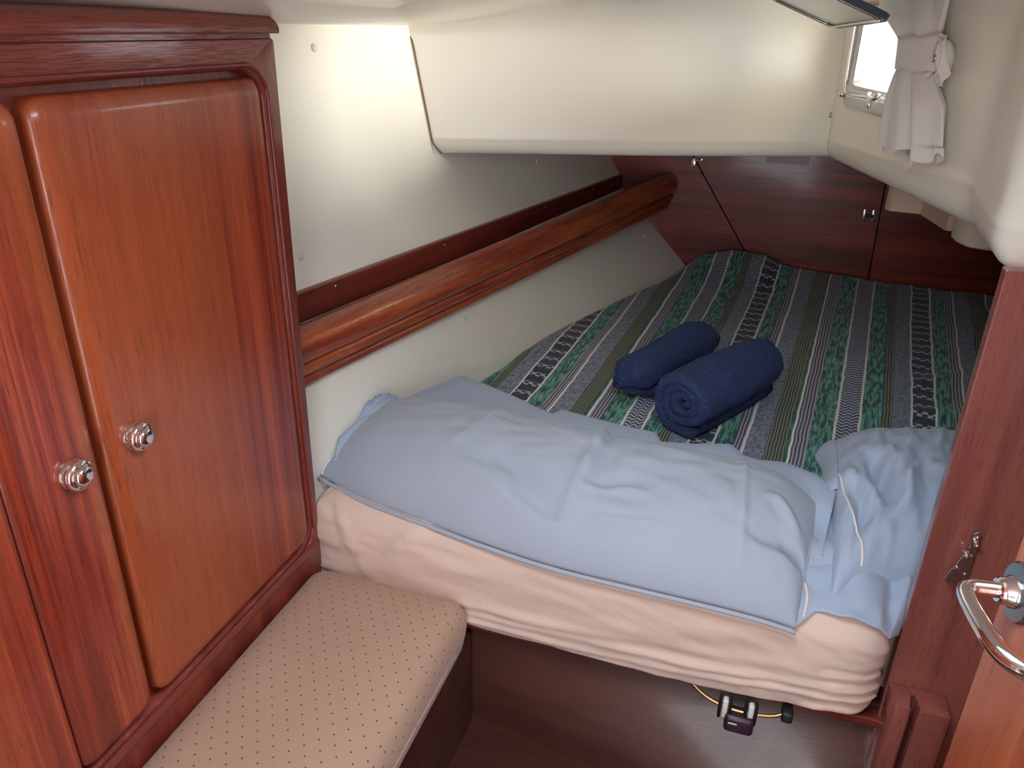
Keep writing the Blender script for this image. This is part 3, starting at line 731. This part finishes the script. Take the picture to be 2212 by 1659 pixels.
# soft shapes
def pillow(F, B, n1, n2, top, bot, prof=.55, endp=.40, seed=0, extra=None, wr=.007):
    """closed cushion between a front edge F and a back edge B (lists of points)"""
    Fp, Bp = spline(F, 80), spline(B, 80)
    def sp(u): return .5 - .5 * math.cos(math.pi * u)
    def P(u, v, side):
        s, t = sp(u), sp(v); a = at(Fp, s).lerp(at(Bp, s), t)
        b = (max(0, 4 * t * (1 - t)) ** prof) * (max(0, 4 * s * (1 - s)) ** endp)
        h = top * b if side > 0 else -bot * b
        if side > 0:
            edge_ = min(1, 3.2 * min(s, 1 - s) + .15) * min(1, 4 * min(t, 1 - t) + .1)
            h += wr * edge_ * (nz(s * 9 + seed, t * 4, seed) + .8 * nz(s * 22 + seed, t * 11, seed + 2)) * 1.5
            h -= wr * 1.3 * abs(nz(s * 13 - t * 5, t * 7 + s * 4, seed + 5)) * edge_
            if extra: h += extra(s, t) * min(1, 8 * b)
        return (a.x, a.y, a.z + h)
    V, F_ = [], []; N = n1 * n2
    for side in (1, -1):
        for i in range(n1):
            for j in range(n2): V.append(P(i / (n1 - 1), j / (n2 - 1), side))
    for sd in (0, 1):
        for i in range(n1 - 1):
            for j in range(n2 - 1):
                q = [sd * N + i * n2 + j, sd * N + (i + 1) * n2 + j, sd * N + (i + 1) * n2 + j + 1, sd * N + i * n2 + j + 1]; F_.append(tuple(q if sd == 0 else q[::-1]))
    pillow.P = P
    bm = bmesh.new(); vs = [bm.verts.new(v) for v in V]
    for f in F_: bm.faces.new([vs[i] for i in f])
    bmesh.ops.remove_doubles(bm, verts=bm.verts, dist=1e-5)
    return bm_out(bm)
def ex1(s, t):
    h = crease((s, t), (.545, .98), (.535, .55), .010, .016) + crease((s, t), (.535, .6), (.50, .05), .010, .018)
    h -= crease((s, t), (.560, .98), (.555, .30), .014, .016)
    h += crease((s, t), (.33, .95), (.27, .25), .010, .005) + crease((s, t), (.80, .95), (.775, .05), .008, .009)
    h -= crease((s, t), (.50, .10), (.36, .42), .035, .020) + crease((s, t), (.56, .25), (.66, .62), .05, .012)
    h += crease((s, t), (.44, .08), (.30, .30), .03, .010) + crease((s, t), (.52, .30), (.62, .38), .02, .012) + crease((s, t), (.54, .14), (.66, .20), .02, .010)
    h -= crease((s, t), (.80, .25), (.93, .40), .04, .012) + crease((s, t), (.90, .30), (1.0, .36), .035, .075, .5)
    h += crease((s, t), (.86, .60), (.95, .44), .03, .016)
    return h
F1 = [(-.930, 1.41, -.998), (-.80, 1.372, -1.010), (-.66, 1.350, -1.018), (-.48, 1.325, -1.030), (-.313, 1.309, -1.038), (-.13, 1.303, -1.040), (.035, 1.297, -1.040), (.12, 1.296, -1.045), (.172, 1.290, -1.048)]
B1 = [(-.875, 1.62, -.945), (-.80, 1.665, -.915), (-.60, 1.655, -.905), (-.46, 1.630, -.905), (-.33, 1.615, -.905), (-.18, 1.60, -.905), (-.02, 1.60, -.905), (.10, 1.59, -.905), (.196, 1.545, -.92)]
pw = empty('pillow', (-.35, 1.5, -1.0), 'long pale blue pillow lying along the front edge of the bed', 'pillow')
fin('pillowcase', pillow(F1, B1, 150, 80, .122, .022, .50, .33, 1, ex1, .0035), M_blue, pw)
P1f = pillow.P
fin('piping', tube([Vector(P1f(.045, .97 - .93 * k / 40, 1)) + Vector((-.001, -.001, .0015)) for k in range(41)], .0024, 8), M_pipe, pw)
fin('hem', tube(spline([Vector(p) + Vector((0, -.010, -.001)) for p in F1], 60), .0055, 8, sx=.8), M_blue, pw)
# slack mouth of the pillowcase at its right end
def mouth(u, v):
    a = Vector((.172, 1.292, -1.045)).lerp(Vector((.192, 1.50, -.935)), u)
    b = Vector((.236, 1.345, -1.000)).lerp(Vector((.224, 1.56, -.925)), u)
    p = a.lerp(b, v); k = math.sin(math.pi * u)
    return (p.x - .010 * k * math.sin(v * 6), p.y, p.z + .022 * k * (1 - v) + .008 * math.sin(u * 11 + v * 3) * k)
m3 = fin('case_flap', grid(50, 20, mouth), M_blue, pw)
md = m3.modifiers.new('t', 'SOLIDIFY'); md.thickness = .003; md.offset = 0
fin('piping', tube([Vector(mouth(.02 + u / 100, .18 + .10 * math.sin(u / 9))) + Vector((0, 0, .003)) for u in range(29)], .0022, 8), M_pipe, pw)

def ex2(s, t):
    h = crease((s, t), (.22, .85), (.20, .55), .03, .012) - crease((s, t), (.17, .60), (.33, .24), .032, .045) + crease((s, t), (.24, .66), (.38, .26), .03, .016)
    h += crease((s, t), (.36, .80), (.40, .15), .04, .020) - crease((s, t), (.10, .5), (.22, .12), .05, .03)
    h += crease((s, t), (.48, .95), (.52, .5), .02, .008)
    h += crease((s, t), (.02, .6), (.24, .30), .025, .02)
    return h
F2 = [(.230, 1.340, -1.006), (.275, 1.385, -.990), (.345, 1.420, -.985), (.44, 1.435, -.98), (.56, 1.45, -.975), (.72, 1.47, -.975)]
B2 = [(.222, 1.80, -.905), (.32, 1.865, -.905), (.42, 1.88, -.905), (.50, 1.885, -.905), (.60, 1.885, -.905), (.74, 1.87, -.905)]
p2 = empty('pillow', (.45, 1.62, -1.0), 'rumpled blue pillow at the right, half hidden by the wooden partition', 'pillow')
fin('pillowcase', pillow(F2, B2, 110, 80, .125, .022, .50, .30, 8, ex2, .010), M_blue2, p2)
P2f = pillow.P
fin('piping', tube([Vector(P2f(.085 + .22 * sm(.35, 1, k / 40), .96 - .86 * k / 40, 1)) + Vector((0, -.001, .0015)) for k in range(41)], .0024, 8), M_pipe, p2)
def flap2(u, v):
    a = Vector(P2f(.10, .95 - .45 * u, 1)); b = Vector((a.x - .030, a.y - .012, a.z - .045 - .02 * math.sin(3 * u)))
    p = a.lerp(b, v); return (p.x - .008 * math.sin(u * 9) * v, p.y + .006 * math.sin(u * 7 + 1) * v, p.z + .004 + .012 * math.sin(v * 3.1))
m4 = fin('case_flap', grid(30, 10, flap2), M_blue2, p2); md = m4.modifiers.new('t', 'SOLIDIFY'); md.thickness = .003; md.offset = 0

# flat sheet folded over the front of the bedspread
E1 = [(-.905, 1.47, -.93), (-.88, 1.56, -.905), (-.835, 1.66, -.90), (-.785, 1.76, -.895), (-.738, 1.868, -.893), (-.66, 1.835, -.893), (-.578, 1.797, -.893), (-.50, 1.752, -.895), (-.432, 1.722, -.897), (-.415, 1.748, -.893), (-.30, 1.722, -.893), (-.172, 1.700, -.893), (-.158, 1.664, -.897), (-.08, 1.675, -.893), (.003, 1.705, -.893), (.030, 1.668, -.897), (.07, 1.655, -.897), (.13, 1.668, -.897), (.19, 1.640, -.90), (.235, 1.60, -.905)]
E0 = [(-.90, 1.42, -.96), (-.86, 1.46, -.955), (-.80, 1.50, -.95), (-.74, 1.53, -.95), (-.70, 1.53, -.95), (-.62, 1.53, -.95), (-.55, 1.53, -.95), (-.48, 1.53, -.95), (-.43, 1.53, -.95), (-.40, 1.53, -.95), (-.30, 1.52, -.95), (-.18, 1.52, -.95), (-.15, 1.52, -.95), (-.08, 1.52, -.95), (.0, 1.52, -.95), (.04, 1.51, -.95), (.07, 1.50, -.95), (.12, 1.48, -.95), (.17, 1.46, -.95), (.21, 1.42, -.96)]
E1p = [Vector(p) for p in E1]; E0p = [Vector(p) for p in E0]
def foldf(u, v):
    a, b = at(E0p, u), at(E1p, u); p = a.lerp(b, v); r = sm(.90, 1.0, v)
    z = p.z * (1 - sm(.25, .8, v)) + b.z * sm(.25, .8, v)
    return (p.x, p.y, z + .006 * sm(.6, .85, v) + .006 * nz(u * 22, v * 3, 2) * math.sin(math.pi * v) - .016 * r)
fs = fin('folded_sheet', grid(170, 24, foldf), M_blue2, label='blue flat sheet turned down between the long pillow and the striped bedspread', cat='sheet')
md = fs.modifiers.new('t', 'SOLIDIFY'); md.thickness = .005; md.offset = -1
# loose corner of the sheet over the right front of the mattress
C0 = [Vector(p) for p in [(.165, 1.305, -1.035), (.20, 1.318, -1.018), (.26, 1.305, -1.008), (.318, 1.308, -1.022), (.342, 1.315, -1.045), (.362, 1.345, -1.06)]]
C1 = [Vector(p) for p in [(.17, 1.50, -.94), (.22, 1.52, -.945), (.27, 1.52, -.95), (.34, 1.50, -.955), (.385, 1.50, -.96), (.41, 1.47, -.97)]]
def cornf(u, v):
    p = at(C0, u).lerp(at(C1, u), v); b = math.sin(math.pi * min(1, v * .9 + .05))
    return (p.x, p.y, p.z + .012 * b + .012 * math.sin(u * 15 + v * 2) * b * sm(.2, .5, u) + .006 * nz(u * 8, v * 6))
cs = fin('loose_sheet', grid(60, 40, cornf), M_blue2, label='blue sheet corner spread on the mattress below the right pillow', cat='sheet')
md = cs.modifiers.new('t', 'SOLIDIFY'); md.thickness = .003; md.offset = -1
# things wedged between the left end of the pillow and the hull
fin('folded_cloth', pillow([(-.890, 1.525, -.915), (-.86, 1.56, -.905), (-.825, 1.61, -.903)], [(-.90, 1.60, -.905), (-.875, 1.64, -.900), (-.83, 1.67, -.900)], 30, 24, .040, .01, .6, .4, 4, None, .006), M_blue2,
    label='bright blue scrap of cloth tucked behind the left end of the long pillow', cat='cloth')

# ------------------------------------------------------------------ rolled towels
def roll(name, label, c0, c1, R, turns, th, tail_ang, seed, squash=.88, kf=lambda w: 1.0, cap_in=0.0, zb=-.922, tl=.03):
    A, B = Vector(c0), Vector(c1); ax = (B - A); L = ax.length; ax.normalize()
    side = Vector((ax.y, -ax.x, 0)).normalized(); up = Vector((0, 0, 1))
    nb = []                                   # slab section (w along the roll, n across the cloth)
    K = 34
    for k in range(K + 1): nb.append((k / K, .5))
    for k in range(1, 6): a = math.pi * k / 6; nb.append((1 + th * .5 / L * math.sin(a), .5 * math.cos(a)))
    for k in range(K + 1): nb.append((1 - k / K, -.5))
    for k in range(1, 6): a = math.pi * k / 6; nb.append((-th * .5 / L * math.sin(a), -.5 * math.cos(a)))
    rs = []; NA = int(turns * 36); r0 = .012
    for i in range(NA + 1):
        f = i / NA; ang = tail_ang - turns * 2 * math.pi * (1 - f); r = r0 + (R - th / 2 - r0) * f
        ring = []
        for wq, nn_ in nb:
            k = kf(min(1, max(0, wq)))
            rr = (r + nn_ * th) * k
            rr += .0040 * nz(ang * 1.3 + seed, wq * 5, f * 4) + .0075 * nz(math.cos(ang) * 2 + seed, math.sin(ang) * 2, wq * 3) * f + .004 * nz(math.cos(ang) * 5 + seed, math.sin(ang) * 5, wq * 9) * f
            ws = wq + (.010 * nz(ang * .9, seed, 3) + (1 - f) * cap_in) * (1 if wq < .5 else -1) / L * 1.0
            cx, cz = rr * math.cos(ang), rr * math.sin(ang) * squash
            if f > .93 and tl: 
                g = (f - .93) / .07; cx += tl * g * g
                cz = cz * (1 - .0 * g)
            base_ = A.lerp(B, ws); q = base_ + side * cx + up * cz
            floor_ = zb + .002 + .003 * nz(ang * 3, wq * 6, seed)
            if q.z < floor_: q.z = floor_ + (q.z - floor_) * .12
            ring.append(tuple(q))
        rs.append(ring)
    o = fin(name, rings(rs), M_towel, label=label, cat='towel', group='rolled navy towels on the bedspread')
    return o
roll('rolled_towel', 'larger rolled navy towel, its spiral end facing the pillows', (-.127, 1.775, -.838), (.050, 2.115, -.836), .088, 2.9, .0250, -1.22, 2.0, .93, lambda w: 1.02 + .08 * math.sin(math.pi * w) - .05 * w + .018 * math.sin(w * 46) * (1 - sm(.1, .5, w)), .016, tl=.014)
roll('rolled_towel', 'smaller folded navy towel lying to the left of the spiral one', (-.300, 1.925, -.868), (-.125, 2.285, -.850), .074, 3.2, .020, -.9, 7.0, .84,
     lambda w: (.40 + .55 * sm(0, .16, w)) if w < .16 else .95 + .16 * sm(.3, .85, w) - .22 * sm(.86, 1.0, w), -.02, tl=.03)

# ------------------------------------------------------------------ post, partition hardware, door
ps = fin('slotted_post', join(prism([(.368, 1.345), (.368, 1.292), (.376, 1.284), (.402, 1.284), (.402, 1.325), (.416, 1.325), (.416, 1.284), (.470, 1.284), (.470, 1.345)], -1.60, -1.172, 'z', .003, 2)), M_part, sharp=35,
     label='short mahogany post with a slot at the right corner of the bed base', cat='post')
cc = empty('toggle_catch', (.43, 1.34, -.90), 'small steel toggle catch fixed on the reddish partition', 'catch')
yb = 1.343
def strip(p, q, wd, t, yo=0):
    p, q = Vector((p[0], p[1])), Vector((q[0], q[1])); d = (q - p).normalized(); n = Vector((-d.y, d.x)) * wd / 2
    pts = [p + n, p + n * .0 - d * wd * .5, p - n, q - n, q + d * wd * .5, q + n]
    return prism([(a.x, a.y) for a in pts], yb - yo, yb - yo - t, 'y', .0008, 2)
fin('back_plate', strip((.437, -.800), (.436, -.893), .013, .004), M_steel, cc, smooth=False)
fin('lever', join(strip((.425, -.835), (.416, -.868), .008, .003, .016), strip((.415, -.870), (.409, -.893), .016, .003, .020)), M_chrome, cc, smooth=False)
Mq = lambda x, z, y=yb: Matrix(((1, 0, 0, x), (0, 0, -1, y), (0, 1, 0, z), (0, 0, 0, 1)))
fin('pivot', join(lathe([(.006, 0), (.006, .018), (.004, .021), (0, .022)], 16, Mq(.426, -.838)), lathe([(.004, 0), (.004, .016), (0, .018)], 12, Mq(.437, -.815))), M_chrome, cc)
for x, z in ((.438, -.805), (.437, -.845), (.436, -.885)):
    fin('screw', lathe([(.003, 0), (.003, .0052), (0, .0062)], 12, Mq(x, z)), M_chrome, cc)

DD = Vector((-.117, .993, 0)); DN = Vector((-.993, -.117, 0)); RO = Vector((.292, .749, -.505))   # door direction, outward normal, rose
def DP(a, h, o): return RO + DD * a + Vector((0, 0, h)) + DN * o          # a along the door, h height, o out of its face
dr = empty('door_1', tuple(DP(-.35, -1.09, -.02)), None, None, kind='structure')
MD = frame_m((0, 0, 0), (1, 0, 0), (0, 1, 0), (0, 0, 1))
bx = box(-.70, .030, -1.085, .52, -.036, -.004, .003)
V = [tuple(DP(a, b, c)) for a, b, c in bx[0]]
fin('door_leaf', (V, bx[1]), M_leaf, dr, smooth=False)
MR = frame_m(tuple(RO + DN * -.004), DD, (0, 0, 1), DN)
hd = fin('door_handle', join(lathe([(.031, 0), (.031, .002), (.029, .005), (.017, .0065), (0, .0065)], 40, MR)), M_rose, dr, sharp=40)
fin('handle_collar', lathe([(.0165, .003), (.0165, .010), (.014, .014), (.0135, .020), (.0115, .022), (0, .022)], 32, MR), M_chrome, hd, sharp=40)
def LV(a, h, o): return tuple(RO + DD * a + Vector((0, 0, h)) + DN * o)
lv = spline([LV(0, 0, .012), LV(0, 0, .030), LV(-.001, 0, .041), LV(-.007, -.0, .048), LV(-.020, -.001, .050), LV(-.045, -.002, .049), LV(-.075, -.003, .046), LV(-.094, -.004, .040), LV(-.106, -.004, .030), LV(-.110, -.004, .022)], 60)
fin('lever', tube(lv, lambda t: .0082 + .0016 * sm(.35, .95, t), 20, sx=1.0), M_chrome, hd)

# latch under the berth ledge
vl = empty('berth_latch', (.10, 1.33, -1.34), 'brass hoop with pale clips and a black block under the mattress edge', 'latch')
fin('brass_hoop', tube(spline([(-.005, 1.325, -1.278), (.03, 1.310, -1.292), (.08, 1.302, -1.300), (.13, 1.302, -1.300), (.175, 1.308, -1.294), (.202, 1.322, -1.278)], 40), .0042, 10), M_brass, vl)
for x in (.070, .122):
    fin('clip', box(x - .006, x + .006, 1.288, 1.305, -1.318, -1.270, .004), M_white, vl)
    fin('rubber_ring', join(box(x - .014, x - .007, 1.286, 1.310, -1.320, -1.268, .004), box(x + .007, x + .013, 1.286, 1.310, -1.320, -1.268, .004)), M_black, vl)
fin('block', box(.072, .132, 1.278, 1.318, -1.345, -1.300, .009, 4), plain('dark_purple_plastic', (.035, .014, .028), .35), vl, sharp=50)
fin('block_mark', box(.080, .098, 1.2765, 1.279, -1.318, -1.315, 0), M_white, vl)
fin('end_cap', box(.182, .205, 1.298, 1.33, -1.302, -1.275, .006, 3), M_black, vl)

# catches on the bulkhead seam and near the top, notice plate
def hasp(name, lab, pts, base):
    e = empty(name, base, lab, 'catch', 'steel hasps on the bulkhead boards')
    for k, (x0, x1, z0, z1) in enumerate(pts):
        r = min(x1 - x0, z1 - z0) * .45
        rr_ = lambda i, y: [(a, y, b) for a, b in rrect(x0 + i, x1 - i, z0 + i, z1 - i, r - i, 5)]
        fin('plate', rings([rr_(0, 3.4), rr_(0, 3.396), rr_(.002, 3.395)]), M_steel, e)
    return e
h1 = hasp('hasp', 'paired steel hasp across the upright seam of the bulkhead', [(.372, .388, -.690, -.640), (.404, .422, -.692, -.640)], (.40, 3.40, -.69))
fin('hook', box(.380, .412, 3.386, 3.396, -.673, -.660, .003), M_black, h1, smooth=False)
h2 = hasp('hasp', 'small steel hasp at the top of the sloping bulkhead seam', [(-.318, -.298, -.524, -.485), (-.285, -.270, -.500, -.485)], (-.30, 3.40, -.52))
fin('hook', box(-.305, -.278, 3.386, 3.396, -.498, -.490, .002), M_chrome, h2, smooth=False)
fin('notice_plate', box(-.022, .140, 3.390, 3.399, -.486, -.450, .002), M_paper, smooth=False, label='pale notice plate high on the bulkhead, half hidden by the moulding', cat='plate')
